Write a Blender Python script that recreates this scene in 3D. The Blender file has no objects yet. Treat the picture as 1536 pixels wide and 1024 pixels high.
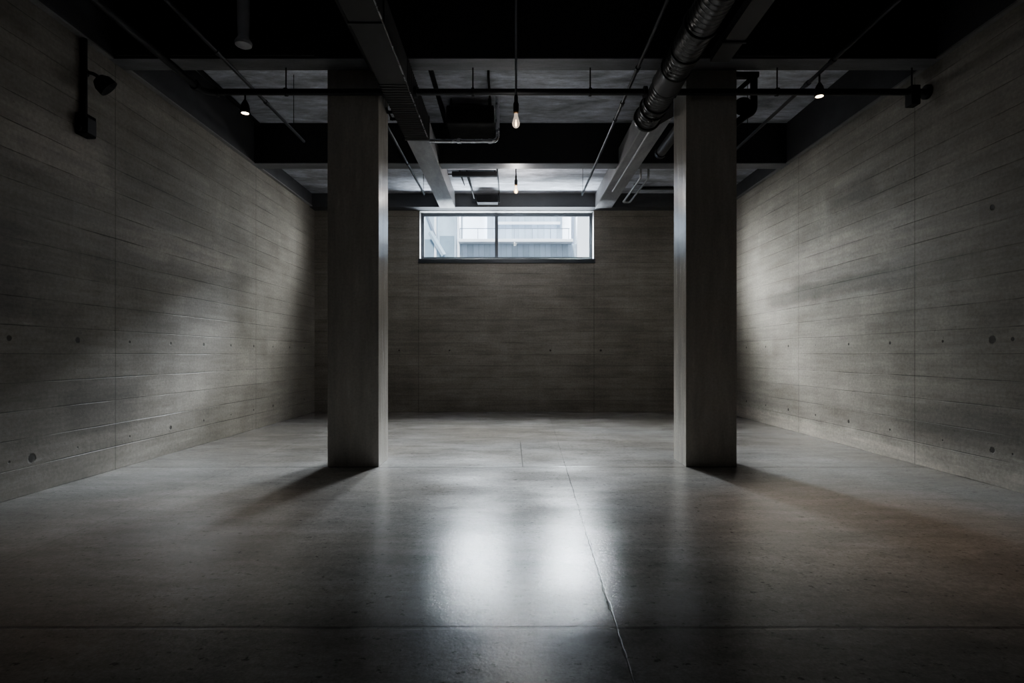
import bpy, bmesh, math, random
from mathutils import Vector, Matrix

random.seed(7)
PI = math.pi
SC = bpy.context.scene
COL = SC.collection
EYE = 1.30          # camera height above the floor


def V(x, y, h):
    """point from sideways, depth and height above the eye"""
    return Vector((x, y, h + EYE))


# ------------------------------------------------------------------ objects
def obj(name, bm, mat, parent=None, smooth=False):
    me = bpy.data.meshes.new(name)
    bmesh.ops.recalc_face_normals(bm, faces=bm.faces[:])
    bm.to_mesh(me)
    bm.free()
    o = bpy.data.objects.new(name, me)
    COL.objects.link(o)
    me.materials.append(mat)
    if smooth:
        for p in me.polygons:
            p.use_smooth = True
        try:
            me.set_sharp_from_angle(angle=math.radians(38))
        except Exception:
            pass
    if parent:
        o.parent = parent
        o.matrix_parent_inverse = Matrix.Translation(-parent.location)
    return o


def thing(name, label, cat, loc=(0, 0, 0), group=None, kind=None):
    o = bpy.data.objects.new(name, None)
    o.empty_display_size = 0.1
    COL.objects.link(o)
    o.location = loc
    if label:
        o['label'] = label
    if cat:
        o['category'] = cat
    if group:
        o['group'] = group
    if kind:
        o['kind'] = kind
    return o


def tag(o, label=None, cat=None, group=None, kind=None):
    if label:
        o['label'] = label
    if cat:
        o['category'] = cat
    if group:
        o['group'] = group
    if kind:
        o['kind'] = kind
    return o


def box(bm, x0, x1, y0, y1, z0, z1, bevel=0.0):
    r = bmesh.ops.create_cube(bm, size=1.0)
    vs = r['verts']
    for v in vs:
        v.co = Vector(((x0 + x1) / 2 + v.co.x * (x1 - x0),
                       (y0 + y1) / 2 + v.co.y * (y1 - y0),
                       (z0 + z1) / 2 + v.co.z * (z1 - z0)))
    if bevel > 0:
        es = list({e for v in vs for e in v.link_edges})
        bmesh.ops.bevel(bm, geom=es, offset=bevel, segments=2, profile=0.6, affect='EDGES')
    return bm


def boxes(*args, bevel=0.0):
    bm = bmesh.new()
    for a in args:
        box(bm, *a, bevel=bevel)
    return bm


def prism_y(pts, y0, y1):
    """polygon in x,z extruded along y"""
    bm = bmesh.new()
    f = bm.faces.new([bm.verts.new((x, y0, z)) for x, z in pts])
    r = bmesh.ops.extrude_face_region(bm, geom=[f])
    bmesh.ops.translate(bm, vec=(0, y1 - y0, 0), verts=[v for v in r['geom'] if isinstance(v, bmesh.types.BMVert)])
    return bm


def prism_x(pts, x0, x1):
    bm = bmesh.new()
    f = bm.faces.new([bm.verts.new((x0, y, z)) for y, z in pts])
    r = bmesh.ops.extrude_face_region(bm, geom=[f])
    bmesh.ops.translate(bm, vec=(x1 - x0, 0, 0), verts=[v for v in r['geom'] if isinstance(v, bmesh.types.BMVert)])
    return bm


def fillet(pts, rad, n=6):
    pts = [Vector(p) for p in pts]
    out = [pts[0]]
    for i in range(1, len(pts) - 1):
        a, b, c = pts[i - 1], pts[i], pts[i + 1]
        d1, d2 = (a - b), (c - b)
        l = min(rad, d1.length * 0.49, d2.length * 0.49)
        p, q = b + d1.normalized() * l, b + d2.normalized() * l
        for k in range(n + 1):
            t = k / n
            out.append(p * (1 - t) ** 2 + b * 2 * t * (1 - t) + q * t * t)
    out.append(pts[-1])
    return out


def tube(bm, pts, r, seg=16, rad=0.0):
    pts = [Vector(p) for p in pts]
    if rad > 0 and len(pts) > 2:
        pts = fillet(pts, rad)
    rs = r if isinstance(r, (list, tuple)) else [r] * len(pts)
    t0 = (pts[1] - pts[0]).normalized()
    up = Vector((0, 0, 1)) if abs(t0.z) < 0.9 else Vector((0, 1, 0))
    nrm = (up - t0 * up.dot(t0)).normalized()
    rings = []
    for i, p in enumerate(pts):
        if i == 0:
            t = t0
        elif i == len(pts) - 1:
            t = (pts[i] - pts[i - 1]).normalized()
        else:
            t = ((pts[i + 1] - pts[i]).normalized() + (pts[i] - pts[i - 1]).normalized()).normalized()
        nrm = (nrm - t * nrm.dot(t)).normalized()
        bn = t.cross(nrm)
        rings.append([bm.verts.new(p + (nrm * math.cos(2 * PI * k / seg) + bn * math.sin(2 * PI * k / seg)) * rs[i])
                      for k in range(seg)])
    for a, b in zip(rings, rings[1:]):
        for k in range(seg):
            bm.faces.new((a[k], a[(k + 1) % seg], b[(k + 1) % seg], b[k]))
    bm.faces.new(rings[0][::-1])
    bm.faces.new(rings[-1])
    return bm


def T(pts, r, seg=16, rad=0.0):
    return tube(bmesh.new(), pts, r, seg, rad)


def lathe(bm, c, prof, seg=24, axis=Vector((0, 0, 1))):
    """profile of (radius, offset along axis) turned about axis through c"""
    c = Vector(c)
    axis = axis.normalized()
    u = axis.orthogonal().normalized()
    w = axis.cross(u)
    rings = []
    for r, z in prof:
        if r < 1e-5:
            rings.append([bm.verts.new(c + axis * z)])
        else:
            rings.append([bm.verts.new(c + axis * z + (u * math.cos(2 * PI * k / seg) + w * math.sin(2 * PI * k / seg)) * r)
                          for k in range(seg)])
    for a, b in zip(rings, rings[1:]):
        for k in range(seg):
            k2 = (k + 1) % seg
            if len(a) == 1 and len(b) == 1:
                continue
            if len(a) == 1:
                bm.faces.new((a[0], b[k2], b[k]))
            elif len(b) == 1:
                bm.faces.new((a[k], a[k2], b[0]))
            else:
                bm.faces.new((a[k], a[k2], b[k2], b[k]))
    if len(rings[0]) > 1:
        bm.faces.new(rings[0][::-1])
    if len(rings[-1]) > 1:
        bm.faces.new(rings[-1])
    return bm


def L(c, prof, seg=24, axis=Vector((0, 0, 1))):
    return lathe(bmesh.new(), c, prof, seg, axis)


# ---------------------------------------------------------------- materials
class G:
    """small node-graph writer"""

    def __init__(s, name):
        s.m = bpy.data.materials.new(name)
        s.m.use_nodes = True
        s.t = s.m.node_tree
        s.t.nodes.clear()
        s.out = s.t.nodes.new('ShaderNodeOutputMaterial')
        tc = s.t.nodes.new('ShaderNodeTexCoord')
        s.pos = tc.outputs['Object']
        sp = s.t.nodes.new('ShaderNodeSeparateXYZ')
        s.t.links.new(s.pos, sp.inputs[0])
        s.x, s.y, s.z = sp.outputs

    def put(s, sock, v):
        if hasattr(v, 'is_output'):
            s.t.links.new(v, sock)
        else:
            sock.default_value = v

    def mth(s, op, a, b=0.0, c=0.0, clamp=False):
        n = s.t.nodes.new('ShaderNodeMath')
        n.operation = op
        n.use_clamp = clamp
        s.put(n.inputs[0], a)
        s.put(n.inputs[1], b)
        s.put(n.inputs[2], c)
        return n.outputs[0]

    def add(s, a, b): return s.mth('ADD', a, b)
    def sub(s, a, b): return s.mth('SUBTRACT', a, b)
    def mul(s, a, b): return s.mth('MULTIPLY', a, b)

    def vec(s, x, y, z):
        n = s.t.nodes.new('ShaderNodeCombineXYZ')
        for k, v in enumerate((x, y, z)):
            s.put(n.inputs[k], v)
        return n.outputs[0]

    def scaled(s, sx, sy, sz):
        return s.vec(s.mul(s.x, sx), s.mul(s.y, sy), s.mul(s.z, sz))

    def noise(s, vec, scale, detail=4.0, rough=0.55, dist=0.0):
        n = s.t.nodes.new('ShaderNodeTexNoise')
        s.put(n.inputs['Vector'], vec)
        n.inputs['Scale'].default_value = scale
        n.inputs['Detail'].default_value = detail
        n.inputs['Roughness'].default_value = rough
        n.inputs['Distortion'].default_value = dist
        return n.outputs[0]

    def white(s, vec):
        n = s.t.nodes.new('ShaderNodeTexWhiteNoise')
        n.noise_dimensions = '3D'
        s.put(n.inputs['Vector'], vec)
        return n.outputs['Value']

    def map(s, v, a, b, c, d, smooth=False):
        n = s.t.nodes.new('ShaderNodeMapRange')
        if smooth:
            n.interpolation_type = 'SMOOTHSTEP'
        s.put(n.inputs[0], v)
        for k, q in enumerate((a, b, c, d)):
            s.put(n.inputs[k + 1], q)
        return n.outputs[0]

    def mix(s, f, a, b):
        n = s.t.nodes.new('ShaderNodeMix')
        n.data_type = 'RGBA'
        s.put(n.inputs[0], f)
        for k, v in ((6, a), (7, b)):
            if hasattr(v, 'is_output'):
                s.t.links.new(v, n.inputs[k])
            else:
                n.inputs[k].default_value = (*v, 1)
        return n.outputs[2]

    def near(s, v, c, w):
        """1 where |v-c| is under w"""
        return s.map(s.mth('ABSOLUTE', s.sub(v, c)), w * 0.5, w, 1.0, 0.0)

    def bsdf(s, color, rough, metal=0.0, bump=None, bstr=0.3, bdist=0.01, spec=0.5):
        p = s.t.nodes.new('ShaderNodeBsdfPrincipled')
        if hasattr(color, 'is_output'):
            s.t.links.new(color, p.inputs['Base Color'])
        else:
            p.inputs['Base Color'].default_value = (*color, 1)
        s.put(p.inputs['Roughness'], rough)
        s.put(p.inputs['Metallic'], metal)
        s.put(p.inputs['Specular IOR Level'], spec)
        if bump is not None:
            b = s.t.nodes.new('ShaderNodeBump')
            b.inputs['Strength'].default_value = bstr
            b.inputs['Distance'].default_value = bdist
            s.put(b.inputs['Height'], bump)
            s.t.links.new(b.outputs[0], p.inputs['Normal'])
        s.t.links.new(p.outputs[0], s.out.inputs[0])
        return s.m


def tone(c, k):
    return tuple(min(1, q * k) for q in c)


def board_concrete(name, base, axis, joints=(), rows=(), big=(), step=0.8, off=0.0, base_stain=False, rough=0.52, patches=()):
    """board-marked concrete: horizontal plank lines, pour joints, tie holes, stains"""
    g = G(name)
    u = g.y if axis == 'y' else g.x
    z = g.z
    wob = g.mul(g.sub(g.noise(g.vec(g.mul(u, 0.8), 0.0, g.mul(z, 0.8)), 1.0, 2), 0.5), 0.02)
    zz = g.add(z, wob)
    bi = g.mth('FLOOR', g.mul(zz, 1 / 0.262))
    fr = g.mth('FRACT', g.mul(zz, 1 / 0.262))
    plank = g.white(g.vec(bi, g.mth('FLOOR', g.add(g.mul(u, 0.42), g.mul(g.white(g.vec(bi, 3.0, 1.0)), 5.0))), 2.0))
    streak = g.noise(g.vec(g.mul(u, 0.9), 0.0, g.mul(z, 9.0)), 1.0, 5, 0.65)
    blot = g.noise(g.vec(g.mul(u, 0.8), 1.3, g.mul(z, 1.1)), 1.0, 5, 0.6, 0.4)
    drip = g.noise(g.vec(g.mul(u, 5.0), 4.0, g.mul(z, 0.7)), 1.0, 4, 0.6)
    fine = g.noise(g.vec(u, 0.0, z), 26.0, 6, 0.7)
    lmod = g.map(g.noise(g.vec(g.mul(u, 1.1), bi, 0.0), 1.3, 3), 0.38, 0.6, 0.0, 1.0)
    line = g.mul(g.map(g.mth('ABSOLUTE', g.sub(fr, 0.5)), 0.474, 0.490, 0.0, 1.0), lmod)
    k = g.map(plank, 0, 1, 0.94, 1.06)
    k = g.mul(k, g.map(streak, 0.25, 0.75, 0.72, 1.28))
    k = g.mul(k, g.map(blot, 0.3, 0.7, 0.80, 1.20))
    k = g.mul(k, g.map(drip, 0.3, 0.7, 0.94, 1.06))
    k = g.mul(k, g.map(fine, 0.3, 0.7, 0.80, 1.20))
    pock = g.map(g.noise(g.vec(u, 9.0, z), 11.0, 4, 0.6), 0.66, 0.73, 0.0, 1.0)
    k = g.mul(k, g.map(pock, 0, 1, 1.0, 0.66))
    scuff = g.map(g.noise(g.vec(g.mul(u, 1.6), 2.0, g.mul(z, 14.0)), 1.0, 5, 0.7), 0.60, 0.75, 0.0, 1.0)
    k = g.mul(k, g.map(scuff, 0, 1, 1.0, 1.28))
    k = g.mul(k, g.map(line, 0, 1, 1.0, 0.42))
    for (u0, u1, z0, z1, gain) in patches:
        e = g.mul(g.sub(g.noise(g.vec(g.mul(u, 1.7), 5.0, g.mul(z, 3.0)), 1.0, 6, 0.7), 0.5), 0.9)
        du = g.map(g.add(g.mth('ABSOLUTE', g.sub(u, (u0 + u1) / 2)), g.mul(e, 0.8)), (u1 - u0) * 0.3, (u1 - u0) * 0.6, 1.0, 0.0, True)
        dz = g.map(g.add(g.mth('ABSOLUTE', g.sub(z, (z0 + z1) / 2)), g.mul(e, 0.28)), (z1 - z0) * 0.25, (z1 - z0) * 0.65, 1.0, 0.0, True)
        k = g.mul(k, g.map(g.mul(du, dz), 0, 1, 1.0, gain))
    jm = None
    for j in joints:
        q = g.near(u, j, 0.012)
        jm = q if jm is None else g.mth('MAXIMUM', jm, q)
    if jm is not None:
        k = g.mul(k, g.map(jm, 0, 1, 1.0, 0.68))
    hm = None
    for r0 in rows:
        fu = g.mul(g.sub(g.mth('FRACT', g.mul(g.sub(u, off), 1 / step)), 0.5), step)
        cell = g.white(g.vec(g.mth('FLOOR', g.mul(g.sub(u, off), 1 / step)), r0, 0.0))
        d = g.mth('SQRT', g.add(g.mul(fu, fu), g.mul(g.sub(z, r0), g.sub(z, r0))))
        q = g.map(d, g.map(cell, 0, 1, 0.004, 0.022), g.map(cell, 0, 1, 0.012, 0.03), 1.0, 0.0)
        hm = q if hm is None else g.mth('MAXIMUM', hm, q)
    for (bu, bz, br) in big:
        du, dz = g.sub(u, bu), g.sub(z, bz)
        d = g.add(g.mth('SQRT', g.add(g.mul(du, du), g.mul(dz, dz))), g.mul(g.sub(fine, 0.5), 0.03))
        q = g.map(d, br * 0.7, br, 1.0, 0.0)
        hm = q if hm is None else g.mth('MAXIMUM', hm, q)
    if hm is not None:
        k = g.mul(k, g.map(hm, 0, 1, 1.0, 0.25))
    if base_stain:
        pat = g.noise(g.vec(g.mul(u, 3.0), 7.0, g.mul(z, 5.0)), 1.0, 6, 0.7)
        low = g.map(g.add(z, g.mul(g.sub(pat, 0.5), 0.5)), 0.05, 0.42, 1.0, 0.0, True)
        k = g.mul(k, g.map(low, 0, 1, 1.0, 1.7))
    warm = g.mix(blot, tone(base, 1.0), (base[0] * 0.96, base[1] * 1.0, base[2] * 1.07))
    col = g.t.nodes.new('ShaderNodeVectorMath')
    col.operation = 'SCALE'
    g.t.links.new(warm, col.inputs[0])
    g.t.links.new(k, col.inputs[3])
    h = g.sub(g.add(g.mul(fine, 0.35), g.mul(streak, 0.5)), g.mul(line, 0.9))
    if hm is not None:
        h = g.sub(h, hm)
    return g.bsdf(col.outputs[0], g.map(streak, 0.3, 0.7, rough - 0.08, rough + 0.1), 0.0, h, 0.45, 0.012, 0.4)


def plain_concrete(name, base, rough=0.6, contrast=1.0, sx=1.0, sy=1.0, sz=1.0):
    g = G(name)
    v = g.scaled(sx, sy, sz)
    a = g.noise(v, 1.1, 6, 0.65, 0.5)
    b = g.noise(v, 5.0, 6, 0.7)
    f = g.noise(g.pos, 40.0, 4, 0.7)
    k = g.mul(g.map(a, 0.3, 0.7, 1 - 0.4 * contrast, 1 + 0.35 * contrast), g.map(b, 0.3, 0.7, 1 - 0.25 * contrast, 1 + 0.2 * contrast))
    k = g.mul(k, g.map(f, 0.3, 0.7, 0.9, 1.1))
    c = g.t.nodes.new('ShaderNodeVectorMath')
    c.operation = 'SCALE'
    c.inputs[0].default_value = base
    g.t.links.new(k, c.inputs[3])
    return g.bsdf(c.outputs[0], g.map(b, 0.3, 0.7, rough - 0.1, rough + 0.1), 0.0, g.add(b, g.mul(f, 0.4)), 0.25, 0.008, 0.4)


def metal(name, base, rough=0.4, met=0.9, grain=6.0):
    g = G(name)
    a = g.noise(g.pos, grain, 5, 0.65)
    c = g.mix(a, tone(base, 0.7), tone(base, 1.3))
    return g.bsdf(c, g.map(a, 0.3, 0.7, max(0.05, rough - 0.1), rough + 0.12), met, a, 0.08, 0.004)


def floor_mat():
    g = G('polished_concrete_floor')
    x, y = g.x, g.y
    big = g.noise(g.vec(x, g.mul(y, 1.3), 0.0), 0.45, 3, 0.5, 0.1)
    mid = g.noise(g.vec(x, g.mul(y, 1.5), 3.0), 1.4, 4, 0.55, 0.1)
    trowel = g.noise(g.vec(g.mul(x, 2.2), g.mul(y, 7.0), 5.0), 1.0, 5, 0.6, 0.3)
    fine = g.noise(g.pos, 24.0, 6, 0.7)
    grit = g.noise(g.pos, 75.0, 3, 0.6)
    k = g.mul(g.map(big, 0.25, 0.75, 0.82, 1.18), g.map(mid, 0.25, 0.75, 0.80, 1.18))
    k = g.mul(k, g.map(trowel, 0.25, 0.75, 0.80, 1.18))
    k = g.mul(k, g.map(fine, 0.3, 0.7, 0.80, 1.18))
    k = g.mul(k, g.map(grit, 0.3, 0.7, 0.86, 1.14))
    pits = g.map(g.noise(g.vec(x, g.mul(y, 1.3), 0.0), 17.0, 4, 0.65), 0.61, 0.67, 0.0, 1.0)
    
    k = g.mul(k, g.map(pits, 0, 1, 1.0, 0.45))
    wig = g.mul(g.sub(g.noise(g.vec(0.0, y, 0.0), 3.0, 3), 0.5), 0.02)
    # saw cuts: one running away from the viewer, others across
    lx = g.sub(g.add(x, wig), g.add(0.410, g.mul(y, 0.0325)))
    chip = g.map(g.noise(g.pos, 9.0, 3), 0.5, 0.75, 0.5, 2.0)
    cut = g.map(g.mth('ABSOLUTE', lx), g.mul(chip, 0.003), g.mul(chip, 0.008), 1.0, 0.0)
    cut = g.mul(cut, g.map(y, 6.9, 7.0, 1.0, 0.3))
    for yy, s in ((2.70, 0.7), (6.57, 1.0), (10.3, 0.4), (-1.1, 0.8)):
        cut = g.mth('MAXIMUM', cut, g.mul(g.near(g.add(y, wig), yy, 0.016), s))
    for xx in (-3.2, 4.1):
        cut = g.mth('MAXIMUM', cut, g.mul(g.near(x, xx, 0.008), 0.3))
    sx_ = g.mul(g.near(x, 0.125, 0.008), g.map(y, 6.5, 6.6, 0.0, 1.0))
    cut = g.mth('MAXIMUM', cut, g.mul(g.mul(sx_, g.map(y, 8.3, 8.6, 1.0, 0.0)), 0.7))
    k = g.mul(k, g.map(cut, 0, 1, 1.0, 0.35))
    # oily mark at the near end of the long cut
    dx, dy = g.sub(x, 0.45), g.sub(y, 2.33)
    d = g.add(g.mth('SQRT', g.add(g.mul(dx, dx), g.mul(dy, dy))), g.mul(g.sub(fine, 0.5), 0.08))
    k = g.mul(k, g.map(d, 0.03, 0.09, 0.6, 1.0))
    base = g.mix(g.map(big, 0.35, 0.65, 0, 1), (0.32, 0.30, 0.275), (0.31, 0.305, 0.30))
    c = g.t.nodes.new('ShaderNodeVectorMath')
    c.operation = 'SCALE'
    g.t.links.new(base, c.inputs[0])
    g.t.links.new(k, c.inputs[3])
    rough = g.map(mid, 0.3, 0.7, 0.13, 0.21)
    spec = g.mul(g.mul(g.map(fine, 0.3, 0.7, 0.36, 0.64), g.map(trowel, 0.3, 0.7, 0.75, 1.25)), g.map(pits, 0, 1, 1.0, 0.12))
    h = g.sub(g.add(g.mul(trowel, 0.55), g.add(g.mul(fine, 0.75), g.mul(grit, 0.30))), g.mul(cut, 0.5))
    return g.bsdf(c.outputs[0], rough, 0.0, h, 0.16, 0.012, spec)


def emit(name, col, strength):
    g = G(name)
    a = g.noise(g.pos, 30.0, 2)
    e = g.t.nodes.new('ShaderNodeEmission')
    g.t.links.new(g.mix(a, tone(col, 0.95), col), e.inputs[0])
    e.inputs[1].default_value = strength
    g.t.links.new(e.outputs[0], g.out.inputs[0])
    return g.m


def clear_glass(name, tint, gloss):
    g = G(name)
    tr = g.t.nodes.new('ShaderNodeBsdfTransparent')
    tr.inputs[0].default_value = (*tint, 1)
    gl = g.t.nodes.new('ShaderNodeBsdfGlossy')
    gl.inputs['Roughness'].default_value = 0.03
    fr = g.t.nodes.new('ShaderNodeFresnel')
    fr.inputs[0].default_value = 1.45
    streak = g.noise(g.scaled(6.0, 1.0, 1.2), 1.0, 4)
    mx = g.t.nodes.new('ShaderNodeMixShader')
    g.t.links.new(g.mul(fr.outputs[0], g.map(streak, 0.3, 0.7, gloss * 0.8, gloss * 1.2)), mx.inputs[0])
    g.t.links.new(tr.outputs[0], mx.inputs[1])
    g.t.links.new(gl.outputs[0], mx.inputs[2])
    g.t.links.new(mx.outputs[0], g.out.inputs[0])
    return g.m


def bulb_glass(name, col, strength):
    g = G(name)
    tr = g.t.nodes.new('ShaderNodeBsdfTransparent')
    tr.inputs[0].default_value = (0.9, 0.85, 0.78, 1)
    em = g.t.nodes.new('ShaderNodeEmission')
    em.inputs[0].default_value = (*col, 1)
    em.inputs[1].default_value = strength
    lw = g.t.nodes.new('ShaderNodeLayerWeight')
    lw.inputs[0].default_value = 0.45
    gl = g.t.nodes.new('ShaderNodeBsdfGlossy')
    gl.inputs['Roughness'].default_value = 0.08
    ad = g.t.nodes.new('ShaderNodeAddShader')
    mx = g.t.nodes.new('ShaderNodeMixShader')
    g.t.links.new(lw.outputs['Facing'], mx.inputs[0])
    g.t.links.new(tr.outputs[0], mx.inputs[1])
    g.t.links.new(gl.outputs[0], mx.inputs[2])
    g.t.links.new(mx.outputs[0], ad.inputs[0])
    g.t.links.new(em.outputs[0], ad.inputs[1])
    g.t.links.new(ad.outputs[0], g.out.inputs[0])
    return g.m


WALL = (0.27, 0.245, 0.212)
M = {}
M['floor'] = floor_mat()
M['wall_left'] = board_concrete('board_marked_concrete_left', WALL, 'y', joints=(6.43, 9.96, 2.9), rows=(1.45, 0.34), off=5.47, base_stain=False,
                                big=((5.87, 1.45, 0.036), (5.31, 0.33, 0.05)),
                                patches=((4.9, 6.35, 3.05, 3.65, 1.45), (5.6, 6.9, 0.45, 1.05, 0.68), (6.6, 9.2, 2.5, 2.95, 1.35), (3.6, 5.4, 1.5, 2.6, 0.75)))
M['wall_right'] = board_concrete('board_marked_concrete_right', tone(WALL, 1.06), 'y', joints=(9.47, 6.74, 3.2), rows=(1.45, 0.35), off=0.58, step=0.88, base_stain=True,
                                 big=((5.65, 1.45, 0.046), (5.65, 0.35, 0.036), (5.65, 2.77, 0.032)),
                                 patches=((6.8, 10.8, 2.15, 2.45, 0.66), (7.4, 8.6, 3.4, 3.75, 0.72), (5.3, 7.0, 0.35, 0.75, 0.7), (6.6, 9.6, 2.6, 3.1, 1.25)))
M['wall_back'] = board_concrete('board_marked_concrete_back', tone(WALL, 0.95), 'x', joints=(-2.13, 1.87), rows=(1.40,), off=0.3, step=1.15)
M['wall_front'] = board_concrete('board_marked_concrete_front', tone(WALL, 0.8), 'x', joints=(-1.5, 2.0))
M['slab'] = plain_concrete('slab_concrete', (0.53, 0.55, 0.61), 0.5, 1.5, 0.8, 2.4, 1.0)
M['beam'] = plain_concrete('shaded_beam_face', (0.030, 0.030, 0.033), 0.6, 0.5)  # beam faces in shade, their darkness put into the colour
M['back_beam'] = plain_concrete('charcoal_painted_beam', (0.075, 0.077, 0.083), 0.6, 0.4)
M['soffit'] = plain_concrete('lit_beam_soffit', (0.19, 0.193, 0.205), 0.55, 1.0, 0.5, 2.0, 1.0)  # paler copy for beam undersides, floor bounce put into the colour
M['pillar'] = plain_concrete('pillar_concrete', (0.54, 0.51, 0.465), 0.20, 0.45, 2.6, 2.6, 0.35)
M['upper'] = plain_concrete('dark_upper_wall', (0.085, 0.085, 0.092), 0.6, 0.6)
M['lip'] = plain_concrete('pale_ledge', (0.26, 0.255, 0.25), 0.5, 0.5)
M['duct'] = metal('dull_galvanised_duct', (0.085, 0.083, 0.083), 0.5, 0.55, 3.0)
M['far_duct'] = plain_concrete('grey_coated_duct', (0.30, 0.30, 0.31), 0.5, 0.7, 3.0, 0.8, 1.0)
M['spiral'] = metal('spiral_duct_steel', (0.085, 0.084, 0.084), 0.36, 0.8, 4.0)
M['pipe'] = metal('black_pipe', (0.030, 0.030, 0.032), 0.45, 0.4)
M['conduit'] = metal('steel_conduit', (0.06, 0.06, 0.063), 0.38, 0.8)
M['chrome'] = metal('bright_conduit', (0.55, 0.55, 0.58), 0.26, 0.9)
M['black'] = metal('matt_black', (0.014, 0.014, 0.015), 0.55, 0.2)
M['unit'] = metal('dark_unit_paint', (0.010, 0.010, 0.011), 0.9, 0.0)
M['rod'] = metal('pale_steel_rod', (0.42, 0.42, 0.43), 0.45, 0.4)
M['frame'] = metal('grey_window_frame', (0.07, 0.078, 0.09), 0.45, 0.3)
M['reveal'] = plain_concrete('pale_window_reveal', (0.62, 0.63, 0.64), 0.5, 0.3)
M['glass'] = clear_glass('window_glass', (0.94, 0.97, 0.985), 0.05)
M['brass'] = metal('brass_socket', (0.42, 0.26, 0.13), 0.35, 0.9)
M['bulb_dim'] = bulb_glass('bulb_glass_dim', (1.0, 0.86, 0.74), 0.32)
M['bulb_lit'] = bulb_glass('bulb_glass_lit', (1.0, 0.72, 0.42), 1.3)
M['filament'] = emit('glowing_filament', (1.0, 0.62, 0.32), 16.0)
M['lens'] = emit('glowing_lens', (1.0, 0.80, 0.58), 9.0)

# ------------------------------------------------------------------- layout
XL, XR = -4.50, 4.79
YF, YB = -3.0, 12.92
ZS, ZF = 5.30, 4.89           # slab over the hall, lower slab by the window
BEAM = 4.60                   # underside of the cross beams
B2 = (6.32, 6.575)
B3 = (9.78, 10.06)
YBB = 12.60                   # face of the beam over the window

# ------------------------------------------------------------- room shell
def struct(name, bm, mat):
    o = obj(name, bm, mat)
    o['kind'] = 'structure'
    return o

struct('floor', boxes((XL - 0.25, XR + 0.25, YF - 0.25, YB + 0.3, -0.2, 0.0)), M['floor'])
struct('ceiling', boxes((XL - 0.25, XR + 0.25, YF - 0.25, B3[1] - 0.02, ZS, 5.6)), M['slab'])
struct('ceiling', boxes((XL - 0.25, XR + 0.25, B3[1] - 0.02, YB + 0.3, ZF, 5.6)), M['slab'])
struct('wall_left', boxes((XL - 0.25, XL, YF, YB, 0, ZS)), M['wall_left'])
struct('wall_right', boxes((XR, XR + 0.25, YF, YB, 0, ZS)), M['wall_right'])
struct('wall_front', boxes((XL, XR, YF - 0.25, YF, 0, ZS)), M['wall_front'])
WX0, WX1 = -2.113, 1.870
WZ0, WZ1 = 3.474, 4.583
struct('wall_back', boxes((XL - 0.25, WX0, YB, YB + 0.3, 0, ZF), (WX1, XR + 0.25, YB, YB + 0.3, 0, ZF),
                          (WX0, WX1, YB, YB + 0.3, 0, WZ0), (WX0, WX1, YB, YB + 0.3, WZ1, ZF)), M['wall_back'])

yo = YB + 0.3  # unseen black sheet outside, added to soak up stray lamp light
struct('trim_3', boxes((XL - 0.25, WX0, yo, yo + 0.02, 1.55, 5.6), (WX1, XR + 0.25, yo, yo + 0.02, 1.55, 5.6),
                       (WX0, WX1, yo, yo + 0.02, 1.55, WZ0), (WX0, WX1, yo, yo + 0.02, WZ1, 5.6)), M['black'])

# upper band of each side wall between the beams
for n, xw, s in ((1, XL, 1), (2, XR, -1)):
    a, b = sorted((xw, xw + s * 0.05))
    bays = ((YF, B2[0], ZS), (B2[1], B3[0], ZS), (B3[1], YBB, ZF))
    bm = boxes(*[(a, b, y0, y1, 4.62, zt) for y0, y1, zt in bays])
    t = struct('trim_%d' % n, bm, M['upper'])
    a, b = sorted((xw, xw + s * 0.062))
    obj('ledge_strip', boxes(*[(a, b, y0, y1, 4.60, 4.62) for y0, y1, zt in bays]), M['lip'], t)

# ---------------------------------------------------------------- window
win = thing('window_1', None, None, ((WX0 + WX1) / 2, YB + 0.2, WZ0), kind='structure')
fy0, fy1 = YB + 0.17, YB + 0.235
rv = 0.012
obj('reveal', boxes((WX0, WX0 + rv, YB - 0.005, YB + 0.3, WZ0, WZ1), (WX1 - rv, WX1, YB - 0.005, YB + 0.3, WZ0, WZ1),
                    (WX0, WX1, YB - 0.005, YB + 0.3, WZ1 - rv, WZ1)), M['reveal'], win)
obj('sill', boxes((WX0 - 0.02, WX1 + 0.02, YB - 0.03, YB + 0.3, WZ0 - 0.085, WZ0 + 0.012), bevel=0.004), M['frame'], win)
ix0, ix1, iz0, iz1 = WX0 + rv, WX1 - rv, WZ0 + 0.012, WZ1 - rv
fw = 0.072
mx = (744.8 - 768) / 850 * fy0
obj('frame', boxes((ix0, ix0 + fw, fy0, fy1, iz0, iz1), (ix1 - fw, ix1, fy0, fy1, iz0, iz1),
                   (ix0 + fw, ix1 - fw, fy0, fy1, iz1 - fw, iz1), (ix0 + fw, ix1 - fw, fy0, fy1, iz0, iz0 + fw)), M['frame'], win)
obj('mullion', boxes((mx - 0.036, mx + 0.036, fy0 - 0.006, fy1, iz0 + fw, iz1 - fw)), M['frame'], win)
for a, b in ((ix0 + fw, mx - 0.036), (mx + 0.036, ix1 - fw)):
    obj('pane', boxes((a, b, fy0 + 0.025, fy0 + 0.035, iz0 + fw, iz1 - fw)), M['glass'], win)

# ---------------------------------------------------------------- pillars
def pillar(x0, x1, label):
    t = thing('concrete_pillar', label, 'pillar', ((x0 + x1) / 2, 6.83, 0), 'square pillars holding the front beam')
    obj('shaft', boxes((x0, x1, 6.58, 7.08, 0.0, ZS), bevel=0.008), M['pillar'], t)
    return t

pillar(-2.144, -1.548, 'square concrete pillar on the left, beside the rectangular ceiling duct')
pillar(2.020, 2.610, 'square concrete pillar on the right, beside the round ceiling duct')

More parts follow.
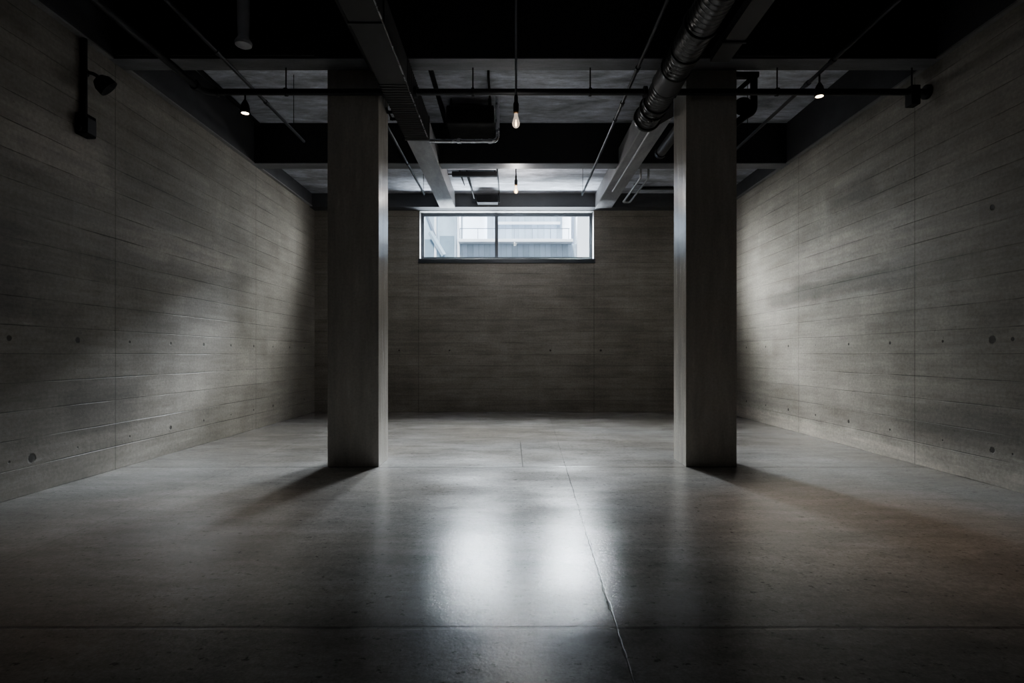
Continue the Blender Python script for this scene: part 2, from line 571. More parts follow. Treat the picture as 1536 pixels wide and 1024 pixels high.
# ------------------------------------------------------------------ beams
def beam(name, label, profile, y0, y1, mat, sof):
    t = thing(name, label, 'beam', (0, (y0 + y1) / 2, BEAM))
    obj('web', prism_y(profile, y0, y1), mat, t)
    obj('soffit', boxes(*[(a, b, y0, y1, z - 0.012, z) for a, b, z in sof]), M['soffit'], t)
    return t

rect = lambda z0, z1: [(XL, z0), (XR, z0), (XR, z1), (XL, z1)]
beam('ceiling_beam', 'black cross beam nearest the viewer, running just in front of the two pillars', rect(BEAM + 0.012, ZS), *B2, M['beam'],
     [(XL, XR, BEAM + 0.012)])
LD = (-1.60, -1.263, 3.26 + EYE, 3.585 + EYE)      # far left duct box
RD = (1.85, 2.21, 3.26 + EYE, 3.585 + EYE)
g_ = 0.012
zb = BEAM + 0.012
prof = [(XL, zb), (LD[0] - g_, zb), (LD[0] - g_, LD[3] + g_), (LD[1] + g_, LD[3] + g_), (LD[1] + g_, zb),
        (RD[0] - g_, zb), (RD[0] - g_, RD[3] + g_), (RD[1] + g_, RD[3] + g_), (RD[1] + g_, zb), (XR, zb), (XR, ZS), (XL, ZS)]
beam('ceiling_beam', 'black cross beam halfway down the hall, behind the two pillars', prof, *B3, M['beam'],
     [(XL, LD[0] - g_, zb), (LD[1] + g_, RD[0] - g_, zb), (RD[1] + g_, XR, zb)])
t = thing('ceiling_beam', 'charcoal beam on the back wall directly above the window', 'beam', (0, YBB, WZ1))
obj('web', boxes((XL, XR, YBB, YB, WZ1 + 0.004, ZF)), M['back_beam'], t)

# ------------------------------------------------------- left rectangular duct
t = thing('air_duct', 'long rectangular ribbed ceiling duct passing the left pillar', 'duct', (-1.3, 3.0, 4.2))
k = 0.9
nx0, nx1, nz0, nz1 = -1.60 * k, -1.263 * k, 3.26 * k + EYE, 3.585 * k + EYE
yn = 7.72
bm = boxes((nx0, nx1, YF + 0.01, yn, nz0, nz1), bevel=0.006)
obj('near_run', bm, M['duct'], t)
ribs = bmesh.new()
y = 6.15
while y < 7.70:
    box(ribs, nx0 - 0.008, nx1 + 0.008, y, y + 0.022, nz0 - 0.008, nz1 + 0.004)
    y += 0.062
obj('corrugated_sleeve', ribs, M['duct'], t)
for yy in (0.4, 2.0, 3.6, 5.0):
    obj('seam_flange', boxes((nx0 - 0.012, nx1 + 0.012, yy, yy + 0.03, nz0 - 0.012, nz1 + 0.012)), M['duct'], t)
obj('corner_strip', boxes((nx1 - 0.006, nx1 + 0.006, YF + 0.02, 7.70, nz0 - 0.014, nz0 - 0.002)), M['chrome'], t)
# offset piece that climbs to the far run
def loft(a, ya, b, yb):
    bm = bmesh.new()
    A = [bm.verts.new(p) for p in ((a[0], ya, a[2]), (a[1], ya, a[2]), (a[1], ya, a[3]), (a[0], ya, a[3]))]
    B = [bm.verts.new(p) for p in ((b[0], yb, b[2]), (b[1], yb, b[2]), (b[1], yb, b[3]), (b[0], yb, b[3]))]
    for i in range(4):
        j = (i + 1) % 4
        bm.faces.new((A[i], A[j], B[j], B[i]))
    bm.faces.new(A[::-1])
    bm.faces.new(B)
    return bm
obj('offset', loft((nx0, nx1, nz0, nz1), yn, LD, 8.55), M['duct'], t)
obj('seam_flange', boxes((nx0 - 0.015, nx1 + 0.015, yn - 0.03, yn + 0.015, nz0 - 0.015, nz1 + 0.015)), M['duct'], t)
obj('far_run', boxes((LD[0], LD[1], 8.55, YBB - 0.004, LD[2], LD[3]), bevel=0.004), M['far_duct'], t)
obj('side_fin', boxes((nx0 - 0.10, nx0 - 0.001, 6.95, 6.97, nz0 + 0.03, nz0 + 0.06), (nx0 - 0.10, nx0 - 0.001, 7.15, 7.17, nz0 + 0.03, nz0 + 0.06),
                      (nx0 - 0.10, nx0 - 0.08, 6.9, 7.25, nz0 + 0.06, nz0 + 0.075)), M['black'], t)

# --------------------------------------------------------- right round duct
t = thing('spiral_duct', 'round steel spiral ceiling duct passing the right pillar, turning rectangular toward the window', 'duct', (1.7, 3.0, 4.27))
RC = (1.70, 2.975 + EYE)
R0 = 0.148
bm = bmesh.new()
pts, rs = [], []
y = YF + 0.02
while y < 7.12:
    pts += [(RC[0], y, RC[1]), (RC[0], y + 0.045, RC[1]), (RC[0], y + 0.052, RC[1]), (RC[0], y + 0.059, RC[1])]
    rs += [R0, R0, R0 + 0.004, R0]
    y += 0.066
tube(bm, pts, rs, 32)
obj('round_run', bm, M['spiral'], t, True)
for yy, w, rr in ((1.2, 0.05, 0.166), (3.2, 0.05, 0.166), (5.05, 0.05, 0.166), (5.5, 0.03, 0.162), (5.85, 0.03, 0.164), (6.2, 0.03, 0.164), (6.62, 0.03, 0.168), (6.8, 0.03, 0.168), (7.1, 0.045, 0.172)):
    obj('joint_collar', L((RC[0], yy, RC[1]), [(R0 - 0.01, 0), (rr - 0.006, 0), (rr, 0.006), (rr, w - 0.006), (rr - 0.006, w), (R0 - 0.01, w)], 32, Vector((0, 1, 0))), M['spiral'], t, True)
obj('sleeve', L((RC[0], 5.88, RC[1]), [(R0, 0), (0.16, 0), (0.16, 0.32), (R0, 0.32)], 32, Vector((0, 1, 0))), M['duct'], t, True)
# transition round -> rectangular
bm = bmesh.new()
A, B = [], []
for i in range(32):
    a = 2 * PI * i / 32
    A.append(bm.verts.new((RC[0] + R0 * math.cos(a), 7.14, RC[1] + R0 * math.sin(a))))
    c_, s_ = math.cos(a), math.sin(a)
    q = 1 / max(abs(c_), abs(s_))
    B.append(bm.verts.new(((RD[0] + RD[1]) / 2 + c_ * q * (RD[1] - RD[0]) / 2, 7.75, (RD[2] + RD[3]) / 2 + s_ * q * (RD[3] - RD[2]) / 2)))
for i in range(32):
    j = (i + 1) % 32
    bm.faces.new((A[i], A[j], B[j], B[i]))
bm.faces.new(A[::-1]); bm.faces.new(B)
obj('transition', bm, M['duct'], t, True)
obj('far_run', boxes((RD[0], RD[1], 7.75, YBB - 0.004, RD[2], RD[3]), bevel=0.004), M['far_duct'], t)
obj('edge_strip', boxes((RD[0] - 0.004, RD[0] + 0.018, 7.80, YBB - 0.01, RD[2] - 0.012, RD[2] - 0.001)), M['rod'], t)

def conduit(label, pts, r, mat, name='conduit', cat='pipe', rad=0.12, couplings=(), seg=14, group=None):
    """pipe run with coupling sleeves at given fractions of straight (pt, axis)"""
    p0 = Vector(pts[0])
    t = thing(name, label, cat, p0, group)
    obj('tube', T(pts, r, seg, rad), mat, t, True)
    for c, ax in couplings:
        obj('coupling', L(c, [(r, -0.035), (r + 0.008, -0.035), (r + 0.008, 0.035), (r, 0.035)], seg, Vector(ax)), mat, t, True)
    return t

Yx, Xx = (0, 1, 0), (1, 0, 0)
cz = 3.26 + EYE - 0.03
conduit('thin bright conduit strapped under the far half of the round duct', [(1.99, 7.85, cz), (1.99, 11.2, cz)], 0.017, M['rod'], couplings=[((1.99, 9.3, cz), Yx)])

# ------------------------------------------------------- cross pipe in three runs
ZP = 3.022 + EYE
YP = 6.52
RP = 0.037
def flange(c, ax, r=RP):
    return L(c, [(r - 0.005, -0.018), (r + 0.028, -0.018), (r + 0.028, 0.018), (r - 0.005, 0.018)], 20, Vector(ax))
def hanger(t, x, y=YP, z=ZP, top=BEAM, r=RP):
    h = obj('hanger', L((x, y, z), [(r, -0.015), (r + 0.010, -0.015), (r + 0.010, 0.015), (r, 0.015)], 20, Vector(Xx)), M['black'], t, True)
    obj('hanger_rod', T([(x, y, z + r + 0.005), (x, y, top)], 0.008, 8), M['black'], h, True)

t = thing('sprinkler_pipe', 'thick black pipe coming along the left ceiling and turning across to the left pillar', 'pipe', (-3.55, YP, ZP))
obj('tube', T([(-3.55, YF + 0.01, ZP), (-3.55, YP, ZP), (nx0 - 0.02, YP, ZP)], RP, 18, 0.14), M['pipe'], t, True)
obj('flange', flange((nx0 - 0.028, YP, ZP), Xx), M['pipe'], t, True)
obj('elbow_collar', flange((-3.55, YP - 0.17, ZP), Yx, RP - 0.01), M['pipe'], t, True)
obj('elbow_collar', flange((-3.55 + 0.17, YP, ZP), Xx, RP - 0.01), M['pipe'], t, True)
hanger(t, -2.6)
t = thing('sprinkler_pipe', 'thick black pipe crossing between the two ceiling ducts above the hanging bulb', 'pipe', (0, YP, ZP))
obj('tube', T([(nx1 + 0.02, YP, ZP), (RC[0] - R0 - 0.012, YP, ZP)], RP, 18), M['pipe'], t, True)
obj('flange', flange((nx1 + 0.028, YP, ZP), Xx), M['pipe'], t, True)
obj('flange', flange((RC[0] - R0 - 0.02, YP, ZP), Xx), M['pipe'], t, True)
hanger(t, -0.45); hanger(t, 0.9)
t = thing('sprinkler_pipe', 'thick black pipe crossing from the right pillar to the right wall', 'pipe', (3.4, YP, ZP))
obj('tube', T([(RC[0] + R0 + 0.012, YP, ZP), (XR - 0.012, YP, ZP)], RP, 18), M['pipe'], t, True)
obj('flange', flange((RC[0] + R0 + 0.02, YP, ZP), Xx), M['pipe'], t, True)
obj('wall_flange', flange((XR - 0.02, YP, ZP), Xx, RP + 0.015), M['black'], t, True)
hanger(t, 4.60); hanger(t, 3.05)
obj('end_clamp', boxes((4.56, 4.66, YP - 0.06, YP + 0.06, ZP - 0.16, ZP + 0.06), bevel=0.01), M['black'], t)

# ---------------------------------------------------- conduits along the ceiling
COND = {}
COND['conduit'] = conduit('slim steel conduit on the left ceiling passing over the left spotlight', [(-3.12, YF + 0.01, 4.5), (-3.12, 8.5, 4.5)], 0.020, M['conduit'],
        couplings=[((-3.12, 6.0, 4.5), Yx), ((-3.12, 7.2, 4.5), Yx)])
COND['conduit.001'] = conduit('slim steel conduit on the right ceiling carrying the right spotlight', [(3.45, YF + 0.01, 4.465), (3.45, 8.9, 4.465)], 0.022, M['conduit'],
             couplings=[((3.45, 6.1, 4.465), Yx), ((3.45, 6.62, 4.465), Yx)])
COND['conduit.002'] = conduit('slim steel conduit running just left of the round duct', [(1.36, YF + 0.01, 4.40), (1.36, 11.0, 4.40)], 0.019, M['conduit'],
        couplings=[((1.36, 6.15, 4.40), Yx), ((1.36, 7.0, 4.40), Yx), ((1.36, 7.5, 4.40), Yx)])
COND['conduit.003'] = conduit('slim steel conduit running from behind the left pillar under the middle beam', [(-1.75, 7.15, ZS), (-1.75, 7.15, 4.50), (-1.75, 11.3, 4.50)], 0.020, M['conduit'],
        couplings=[((-1.75, 9.5, 4.5), Yx)])
for nm, xx, zz, ys in (('conduit', -3.12, 4.5, (1.5, 4.6, 8.1)), ('conduit.001', 3.45, 4.465, (1.5, 4.6, 8.3)),
                       ('conduit.002', 1.36, 4.40, (1.5, 4.6, 10.9)), ('conduit.003', -1.75, 4.50, (11.2,))):
    for yy in ys:
        obj('hanger_rod', T([(xx, yy, zz), (xx, yy, ZS if yy < 10 else ZF)], 0.005, 8), M['black'], COND[nm])
conduit('black pipe hugging the near left side of the rectangular duct', [(-1.535, YF + 0.01, 4.43), (-1.535, 6.2, 4.43)], 0.030, M['pipe'], couplings=[((-1.535, 4.8, 4.43), Yx)])
conduit('dark pipe fixed to the slab right of the rectangular duct', [(-1.13, 6.6, ZS - 0.04), (-1.13, 9.76, ZS - 0.04)], 0.035, M['pipe'])
conduit('grey pipe fixed high along the left wall between the beams', [(-4.36, 6.62, 5.268), (-4.36, 9.76, 5.268)], 0.034, M['conduit'])
conduit('thin conduit clipped along the face of the front beam, left side', [(-4.40, B2[0] - 0.022, 4.632), (-2.2, B2[0] - 0.022, 4.632)], 0.012, M['conduit'])
conduit('thin conduit clipped along the face of the front beam, right side', [(2.5, B2[0] - 0.022, 4.625), (3.42, B2[0] - 0.022, 4.625)], 0.012, M['conduit'])
t = conduit('short thick pipe stub with open end beside the right pillar top', [(2.34, 7.15, ZS), (2.34, 7.15, 4.48), (2.34, 8.95, 4.48)], 0.075, M['duct'], name='pipe_stub', rad=0.2, seg=20)
obj('end_collar', L((2.34, 8.9, 4.48), [(0.07, -0.03), (0.09, -0.03), (0.09, 0.05), (0.07, 0.05), (0.065, 0.02)], 20, Vector(Yx)), M['conduit'], t, True)
t = thing('conduit_loop', 'bright bent conduit loop hanging right of the far rectangular duct', 'pipe', (2.4, 11.0, 4.5))
za = 3.2 + EYE
obj('tube', T([(2.33, 10.25, ZF), (2.33, 10.25, za), (2.33, 11.9, za), (2.47, 11.9, za), (2.47, 10.25, za), (2.47, 10.25, ZF)], 0.019, 14, 0.07), M['rod'], t, True)
for yy in (10.7, 11.4):
    obj('strap', boxes((2.305, 2.495, yy, yy + 0.03, za + 0.019, za + 0.026)), M['conduit'], t)
fp = conduit('faint grey pipe crossing the ceiling near the back right corner', [(2.75, 12.1, 4.857), (XR - 0.06, 12.1, 4.857)], 0.035, M['conduit'])
# cable trunking near right
t = thing('cable_trunking', 'dark grey cable trunking under the ceiling right of the round duct', 'trunking', (2.2, 2.0, 4.4))
obj('tray', boxes((2.10, 2.30, YF + 0.01, 6.0, 4.40, 4.42), (2.10, 2.115, YF + 0.01, 6.0, 4.42, 4.50), (2.285, 2.30, YF + 0.01, 6.0, 4.42, 4.50)), M['duct'], t)
for yy in (-1.5, 1.0, 3.4, 5.6):
    h = obj('tray_bracket', boxes((2.08, 2.32, yy, yy + 0.03, 4.385, 4.399)), M['black'], t)
    obj('hanger_rod', T([(2.20, yy + 0.015, 4.43), (2.20, yy + 0.015, ZS)], 0.006, 8), M['black'], h, True)

# vent stack in front of the beam on the left
t = thing('vent_pipe', 'short vertical vent pipe with flared foot hanging from the left ceiling', 'pipe', (-2.9, 6.12, 4.6))
obj('tube', L((-2.9, 6.12, 4.66), [(0.055, 0.05), (0.062, 0.2), (0.066, ZS - 4.66)], 20), M['rod'], t, True)
obj('flared_foot', L((-2.9, 6.12, 4.62), [(0.05, 0.0), (0.085, 0.02), (0.09, 0.05), (0.06, 0.10), (0.056, 0.12)], 20), M['rod'], t, True)

# ---------------------------------------------------------------- units
t = thing('air_handling_unit', 'dark hanging box unit with a bright drain pipe in front of the middle beam', 'air unit', (-0.65, 9.1, 4.7))
obj('casing', boxes((-1.02, -0.28, 8.75, 9.5, 4.88, 5.16), bevel=0.03), M['unit'], t)
for x_ in (-0.95, -0.36):
    for y_ in (8.85, 9.4):
        obj('hanger_rod', T([(x_, y_, 5.15), (x_, y_, ZS)], 0.010, 8), M['black'], t, True)
obj('drain_pipe', T([(LD[1] + 0.01, 8.62, 4.55), (-0.22, 8.62, 4.55), (-0.22, 8.62, ZS)], 0.032, 16, 0.09), M['chrome'], t, True)
for x_ in (-0.80, -0.33):
    obj('coupling', L((x_, 8.62, 4.55), [(0.03, -0.03), (0.043, -0.03), (0.043, 0.03), (0.03, 0.03)], 16, Vector(Xx)), M['chrome'], t, True)
obj('cable', T([(-0.33, 7.9, ZS), (-0.33, 7.9, 5.18), (-0.33, 8.8, 5.14)], 0.018, 10, 0.1), M['black'], t, True)

t = thing('ceiling_cassette', 'dark slim bar unit with black arms fixed below the ceiling before the window', 'air unit', (-0.7, 11.0, 4.8))
z0 = 3.52 + EYE
obj('bar', boxes((-1.17, -0.29, 11.0, 11.1, z0 - 0.045, z0 + 0.045), bevel=0.012), M['black'], t)
obj('thin_rod', T([(-1.55 + 0.30, 11.05, z0), (-1.1, 11.05, z0)], 0.012, 8), M['black'], t, True)
for x_ in (-1.02, -0.88, -0.33):
    obj('hanger_rod', T([(x_, 11.05, z0), (x_, 11.05, ZF)], 0.012, 8), M['black'], t, True)
obj('diagonal_arm', T([(-0.86, 11.1, z0 - 0.02), (-0.83, 12.45, 4.74)], [0.028, 0.016], 10), M['black'], t, True)
obj('short_arm', T([(-1.0, 11.1, z0), (-0.98, 11.7, 4.80)], [0.02, 0.010], 10), M['black'], t, True)
obj('side_conduit', T([(-0.28, 10.3, ZF - 0.015), (-0.28, 12.5, ZF - 0.015), (-0.28, 12.5, 4.66)], 0.012, 10, 0.05), M['conduit'], t, True)
t = thing('window_unit', 'small charcoal box with pale bottom edge on the beam above the window', 'box', (-0.53, 12.4, 4.75))
obj('casing', boxes((-0.78, -0.30, 12.36, YBB - 0.002, 4.64, 4.80), bevel=0.03), M['unit'], t)
obj('bottom_edge', boxes((-0.76, -0.31, 12.355, 12.58, 4.625, 4.640)), M['conduit'], t)

# ---------------------------------------------------------------- lamps
def pendant(x, y, ztop, zb, s, glassm, label, rodm, filament_r):
    t = thing('pendant_bulb', label, 'lamp', (x, y, zb), 'bare bulbs hanging in the middle')
    obj('ceiling_rose', L((x, y, ztop - 0.02), [(0.03, 0), (0.045, 0.01), (0.045, 0.02)], 20), M['black'], t, True)
    obj('rod', T([(x, y, ztop - 0.02), (x, y, zb + 0.26 * s)], 0.012 * s, 12), rodm, t, True)
    sk = obj('socket', L((x, y, zb + 0.12 * s), [(0.016 * s, 0), (0.030 * s, 0.01 * s), (0.030 * s, 0.09 * s), (0.020 * s, 0.11 * s), (0.020 * s, 0.17 * s), (0.012 * s, 0.19 * s)], 20), M['black'], t, True)
    obj('brass_ring', L((x, y, zb + 0.105 * s), [(0.022 * s, 0), (0.028 * s, 0.006 * s), (0.028 * s, 0.018 * s), (0.022 * s, 0.022 * s)], 20), M['brass'], sk, True)
    b = obj('bulb', L((x, y, zb), [(0, -0.055 * s), (0.022 * s, -0.050 * s), (0.038 * s, -0.03 * s), (0.043 * s, -0.005 * s), (0.038 * s, 0.022 * s), (0.026 * s, 0.06 * s), (0.018 * s, 0.105 * s)], 24), glassm, t, True)
    obj('filament', L((x, y, zb - 0.02 * s), [(0, -0.02 * s), (filament_r, -0.01 * s), (filament_r, 0.015 * s), (filament_r * 0.4, 0.05 * s), (0, 0.06 * s)], 12), M['filament'], b, True)
    return t

pendant(0.044, 6.235, ZS, 2.55 + EYE, 1.0, M['bulb_dim'], 'bare bulb on long rod nearest the viewer, hanging in front of the black cross pipe', M['rod'], 0.008)
pendant(0.076, 10.8, ZF, 3.125 + EYE, 0.95, M['bulb_lit'], 'bare glowing bulb on short rod in front of the window', M['black'], 0.016)

def spot(x, y, zl, ztop, label):
    t = thing('spotlight', label, 'lamp', (x, y, zl), 'small downlights')
    obj('stem', T([(x, y, ztop), (x, y, zl + 0.12)], 0.010, 10), M['black'], t, True)
    sh = obj('shade', L((x, y, zl), [(0.046, -0.006), (0.054, 0.0), (0.050, 0.05), (0.040, 0.10), (0.024, 0.13), (0.012, 0.15)], 24), M['black'], t, True)
    obj('lens', L((x, y, zl - 0.012), [(0, 0.0), (0.028, 0.001), (0.041, 0.006)], 24), M['lens'], sh, True)
    return t

spot(-3.07, YP, 2.784 + EYE, ZP - RP, 'small downlight with lit lens hanging under the black pipe on the left')
spot(3.45, 6.36, 2.905 + EYE, 4.465 - 0.021, 'small downlight with lit lens hanging from the right ceiling conduit')

# ------------------------------------------------------ left wall fittings
t = thing('conduit_drop', 'black vertical conduit with junction box high on the left wall', 'conduit', (XL, 5.92, 3.7))
obj('tube', T([(XL + 0.030, 5.92, 4.598), (XL + 0.030, 5.92, 3.78)], 0.030, 14), M['black'], t, True)
jb = obj('junction_box', boxes((XL - 0.004, XL + 0.10, 5.84, 6.0, 3.58, 3.80), bevel=0.012), M['unit'], t)
obj('cover', boxes((XL + 0.10, XL + 0.112, 5.86, 5.985, 3.60, 3.76), bevel=0.004), M['conduit'], jb)
obj('knob', L((XL + 0.05, 5.84, 3.63), [(0.03, 0.0), (0.03, -0.03), (0.0, -0.035)], 16, Vector(Yx)), M['conduit'], jb, True)
t = thing('wall_lamp', 'round black lamp head on a short arm on the left wall', 'lamp', (XL, 6.0, 4.2))
obj('arm', T([(XL + 0.002, 5.97, 4.28), (XL + 0.10, 5.97, 4.26), (XL + 0.17, 5.99, 4.20)], 0.018, 10, 0.04), M['black'], t, True)
obj('base_plate', L((XL + 0.001, 5.97, 4.28), [(0.05, 0), (0.05, 0.012), (0.02, 0.02)], 20, Vector(Xx)), M['black'], t, True)
obj('head', L((XL + 0.17, 5.93, 4.19), [(0, -0.02), (0.06, 0.0), (0.095, 0.05), (0.10, 0.10), (0.10, 0.13), (0.09, 0.13), (0.05, 0.09)], 24, Vector((0.55, 0.35, -0.6))), M['black'], t, True)

# ------------------------------------------- black fixture on the right pillar
t = thing('pillar_bracket', 'black bracketed valve fitting on the outer side of the right pillar top', 'fixture', (2.61, 6.8, 4.4))
px_ = 2.612
obj('mount_plate', boxes((px_, px_ + 0.02, 6.68, 6.98, 3.98, 4.76), bevel=0.004), M['black'], t)
obj('upper_arm', boxes((px_ + 0.02, px_ + 0.34, 6.76, 6.84, 4.62, 4.68), bevel=0.006), M['black'], t)
obj('drop_arm', T([(px_ + 0.29, 6.80, 4.65), (px_ + 0.29, 6.80, 4.22), (px_ + 0.18, 6.80, 4.16), (px_ + 0.01, 6.80, 4.02)], 0.042, 12, 0.06), M['black'], t, True)
obj('brace', T([(px_ + 0.02, 6.80, 4.40), (px_ + 0.27, 6.80, 4.62)], 0.028, 10), M['black'], t, True)
obj('valve_wheel', L((px_ + 0.16, 6.80, 4.28), [(0.06, -0.025), (0.10, -0.025), (0.11, 0.0), (0.10, 0.025), (0.06, 0.025)], 24, Vector((0.2, 1, 0))), M['black'], t, True)

# --------------------------------------------------------------- outdoors
def ext(name, base, stripes=0.0, amp=0.15, rough=0.7):
    g = G(name)
    a = g.noise(g.scaled(1.0, 1.0, 0.6), 1.6, 5, 0.6)
    k = g.map(a, 0.3, 0.7, 1 - amp, 1 + amp)
    st = None
    if stripes:
        fi = g.mth('FLOOR', g.mul(g.x, stripes))
        k = g.mul(k, g.map(g.white(g.vec(fi, 0.0, 4.0)), 0, 1, 1 - amp, 1 + amp))
        fr = g.mth('FRACT', g.mul(g.x, stripes))
        st = g.map(g.mth('ABSOLUTE', g.sub(fr, 0.5)), 0.38, 0.5, 1.0, 0.0)
        k = g.mul(k, g.map(st, 0, 1, 0.84, 1.0))
    c = g.t.nodes.new('ShaderNodeVectorMath')
    c.operation = 'SCALE'
    c.inputs[0].default_value = base
    g.t.links.new(k, c.inputs[3])
    return g.bsdf(c.outputs[0], rough, 0.0, st if st is not None else a, 0.3, 0.02, 0.2)

E = {'clad': ext('blue_grey_cladding', (0.43, 0.50, 0.58), 5.0, 0.10),
     'clad_dark': ext('blue_grey_cladding_low', (0.46, 0.53, 0.61), 6.0, 0.12),  # lower cladding in its own blue-grey
     'white': ext('white_render', (0.84, 0.86, 0.90), 0, 0.04),
     'pale': ext('pale_concrete', (0.47, 0.56, 0.64), 0, 0.2),
     'shade': ext('shaded_opening', (0.25, 0.32, 0.38), 0, 0.2),
     'rail': ext('rail_paint', (0.26, 0.29, 0.35), 0, 0.1),
     'ground': ext('yard_paving', (0.03, 0.032, 0.034), 0, 0.1)}
EY = 17.0
fx = lambda px, y=EY: (px - 768) / 850 * y
fz = lambda py, y=EY: (532 - py) / 850 * y + EYE
TOP = 5.88
b = thing('building', 'pale blue-grey building with balcony seen outside through the window', 'building', (0, EY, 1.4))
obj('lower_cladding', boxes((fx(690), fx(866), EY, EY + 0.3, 1.6, fz(366))), E['clad_dark'], b)
obj('balcony_slab', boxes((fx(689), fx(858), EY - 0.35, EY + 0.8, fz(366), fz(361.5)), bevel=0.01), E['white'], b)
obj('upper_cladding', boxes((fx(729), fx(846), EY + 0.7, EY + 0.9, fz(366), TOP)), E['clad'], b)
obj('lintel_band', boxes((fx(745), fx(843), EY + 0.62, EY + 0.7, fz(329), fz(325))), E['white'], b)
obj('sky_patch_panel', boxes((fx(690), fx(729), EY + 1.0, EY + 1.1, fz(366), TOP)), E['white'], b)  # white panel standing in for a patch of sky
rl = obj('railing', boxes((fx(691), fx(853), EY - 0.32, EY - 0.30, fz(346.6), fz(345.6))), E['rail'], b)
xs = fx(691)
while xs < fx(853):
    obj('railing_post', boxes((xs - 0.008, xs + 0.008, EY - 0.32, EY - 0.30, fz(361.5), fz(346.5))), E['rail'], rl)
    xs += 0.20 if False else 0.535
obj('corner_post', boxes((fx(685.5), fx(690), EY - 0.1, EY + 0.2, 1.6, TOP)), E['white'], b)
obj('side_wall', boxes((fx(846), fx(859), EY + 0.5, EY + 0.7, fz(366), TOP)), E['white'], b)
obj('downpipe', T([(fx(859.5), EY + 0.1, 1.6), (fx(859.5), EY + 0.1, TOP)], 0.035, 10), E['rail'], b, True)
n = thing('neighbouring_wall', 'bright white end wall outside, at the right edge of the window view', 'building', (2.5, EY, 1.4))
obj('wall', boxes((fx(864), 5.2, EY - 0.3, EY + 0.1, 1.6, TOP - 0.2)), E['white'], n)
obj('coping', boxes((fx(864) - 0.03, 5.2, EY - 0.34, EY + 0.14, TOP - 0.2, TOP - 0.12)), E['pale'], n)
n = thing('stair_tower', 'pale concrete stair building with slanting brace outside, at the left of the window view', 'building', (-3, EY - 0.4, 1.4))
obj('wall', boxes((-5.4, fx(685.3), EY - 0.2, EY + 0.2, 1.6, TOP)), E['pale'], n)
obj('opening_shade', boxes((-5.0, fx(652), EY - 0.23, EY - 0.2, 1.7, fz(361))), E['shade'], n)  # dark sheets on the wall face, shade of the openings as colour
obj('opening_shade', boxes((fx(661), fx(682), EY - 0.23, EY - 0.2, 1.7, fz(356))), E['shade'], n)
obj('brace', T([(fx(668), EY - 0.38, fz(386)), (fx(648), EY - 0.38, fz(352)), ], 0.075, 4), E['pale'], n)
obj('brace', T([(fx(640), EY - 0.34, fz(320)), (fx(655), EY - 0.34, fz(357))], 0.03, 8), E['rail'], n)
obj('jamb', boxes((fx(653), fx(656.5), EY - 0.27, EY - 0.2, 1.6, fz(322))), E['white'], n)
gr = obj('ground', boxes((-9, 9, YB + 0.3, 24, 1.35, 1.55)), E['ground'])
gr['kind'] = 'structure'

# ---------------------------------------------------------------- lights
def area(name, loc, target, sx, sy, power, col, spread=180):
    l = bpy.data.lights.new(name, 'AREA')
    l.shape = 'RECTANGLE'
    l.size, l.size_y = sx, sy
    l.energy = power
    l.color = col
    l.spread = math.radians(spread)
    o = bpy.data.objects.new(name, l)
    COL.objects.link(o)
    o.location = loc
    d = Vector(target) - Vector(loc)
    o.rotation_euler = d.to_track_quat('-Z', 'Y').to_euler()
    return o

area('sky_overhead', (0.0, 14.75, 7.0), (0, 10.0, 4.4), 8.0, 3.0, 6000, (1.0, 0.985, 0.96), 130)
area('side_fill', (6.0, 15.2, 4.9), (-3.2, 10.4, 2.8), 3.4, 3.0, 270, (1.0, 0.98, 0.95), 60)  # added fill lamps beside the window, out of view, brightening the side walls
area('side_fill', (-5.5, 15.2, 5.7), (3.6, 10.0, 1.6), 4.2, 3.4, 1250, (1.0, 0.98, 0.95), 60)
area('floor_glint_fill', (-1.20, 20.5, 8.55), (-1.0, 8.0, 2.0), 0.95, 1.7, 3300, (0.93, 0.96, 1.0))  # added lamp pair, shaped to put two bright patches in the floor reflection
area('floor_glint_fill', (2.30, 20.5, 8.55), (1.6, 8.0, 2.0), 1.4, 1.7, 4400, (0.95, 0.97, 1.0))
area('floor_sheen_fill', (0.35, 21.0, 7.6), (0.2, 8.0, 2.0), 4.6, 2.6, 300, (0.95, 0.97, 1.0))  # added wide dim lamp, lifts the floor reflection between the patches
area('upward_fill', (0.0, 14.4, 2.0), (0.0, 11.0, 4.9), 4.0, 1.0, 340, (0.93, 0.96, 1.0), 76)  # added low lamp out of view, imitates ground bounce onto the slabs

s = bpy.data.lights.new('sun', 'SUN')
s.energy = 6.8
s.angle = math.radians(6)
s.color = (1.0, 0.98, 0.95)
so = bpy.data.objects.new('sun', s)
COL.objects.link(so)
so.rotation_euler = Vector((0.12, 0.62, -0.78)).to_track_quat('-Z', 'Y').to_euler()

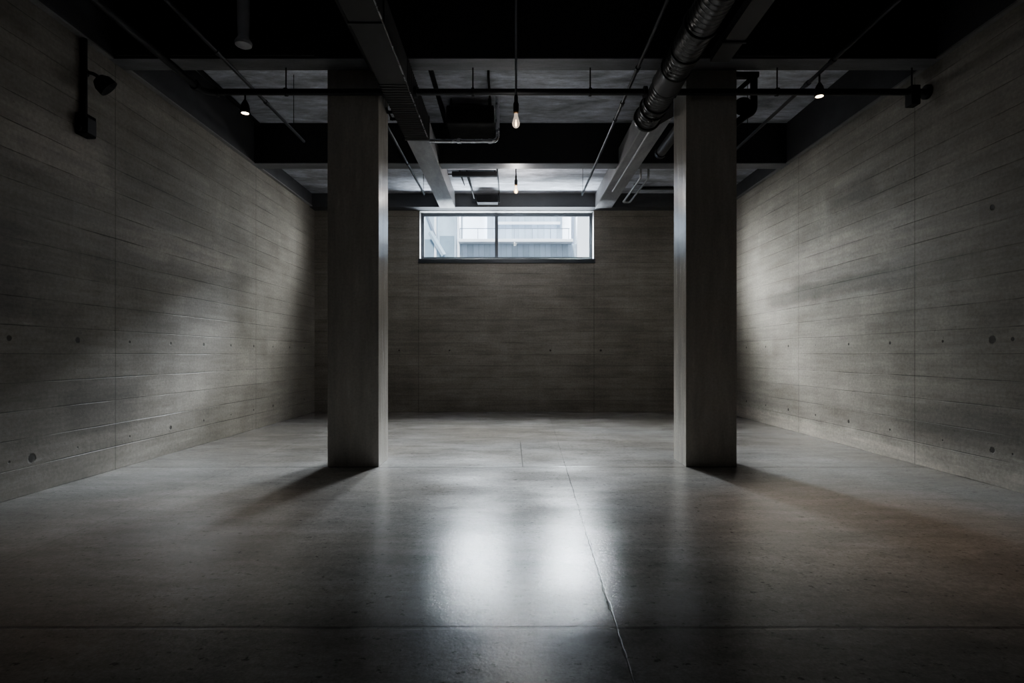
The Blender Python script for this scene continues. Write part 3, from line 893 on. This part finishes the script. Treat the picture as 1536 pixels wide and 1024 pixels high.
def warm_spot(loc, target, power, ang):
    l = bpy.data.lights.new('lamp_glow', 'SPOT')
    l.energy = power
    l.color = (1.0, 0.66, 0.40)
    l.spot_size = math.radians(ang)
    l.spot_blend = 0.9
    l.shadow_soft_size = 0.03
    o = bpy.data.objects.new('lamp_glow', l)
    COL.objects.link(o)
    o.location = loc
    o.rotation_euler = (Vector(target) - Vector(loc)).to_track_quat('-Z', 'Y').to_euler()
def bulb_light(loc, power):
    l = bpy.data.lights.new('bulb_glow', 'POINT')
    l.energy = power
    l.color = (1.0, 0.965, 0.93)
    l.shadow_soft_size = 0.05
    o = bpy.data.objects.new('bulb_glow', l)
    COL.objects.link(o)
    o.location = loc
bulb_light((0.044, 6.235, 2.55 + EYE - 0.13), 5.8)
bulb_light((0.076, 10.8, 3.125 + EYE - 0.12), 48)
warm_spot((-3.07, YP, 2.784 + EYE - 0.03), (-2.66, 4.2, 0), 80, 42)
warm_spot((3.45, 6.36, 2.905 + EYE - 0.03), (2.75, 4.5, 0), 190, 42)

w = bpy.data.worlds.new('overcast_sky')
SC.world = w
w.use_nodes = True
nt = w.node_tree
nt.nodes.clear()
wo = nt.nodes.new('ShaderNodeOutputWorld')
bg = nt.nodes.new('ShaderNodeBackground')
bg.inputs[0].default_value = (0.74, 0.85, 1.0, 1)
bg.inputs[1].default_value = 1.5
nt.links.new(bg.outputs[0], wo.inputs[0])

# ---------------------------------------------------------------- camera
cd = bpy.data.cameras.new('camera')
cam = bpy.data.objects.new('camera', cd)
COL.objects.link(cam)
cam.location = (0, 0, EYE)
cam.rotation_euler = (PI / 2, 0, 0)
cd.sensor_width = 36
cd.lens = 850 / 1536 * 36
cd.shift_y = 20 / 1536
cd.clip_start = 0.05
SC.camera = cam
SC.view_settings.view_transform = 'AgX'
SC.view_settings.look = 'AgX - Medium High Contrast'
SC.view_settings.exposure = -0.18
SC.cycles.max_bounces = 10
SC.cycles.diffuse_bounces = 6
SC.cycles.glossy_bounces = 4
SC.cycles.transparent_max_bounces = 12
SC.cycles.caustics_reflective = True
SC.cycles.sample_clamp_indirect = 12.0
SC.cycles.use_adaptive_sampling = False
SC.cycles.use_denoising = True
SC.cycles.denoising_prefilter = 'ACCURATE'
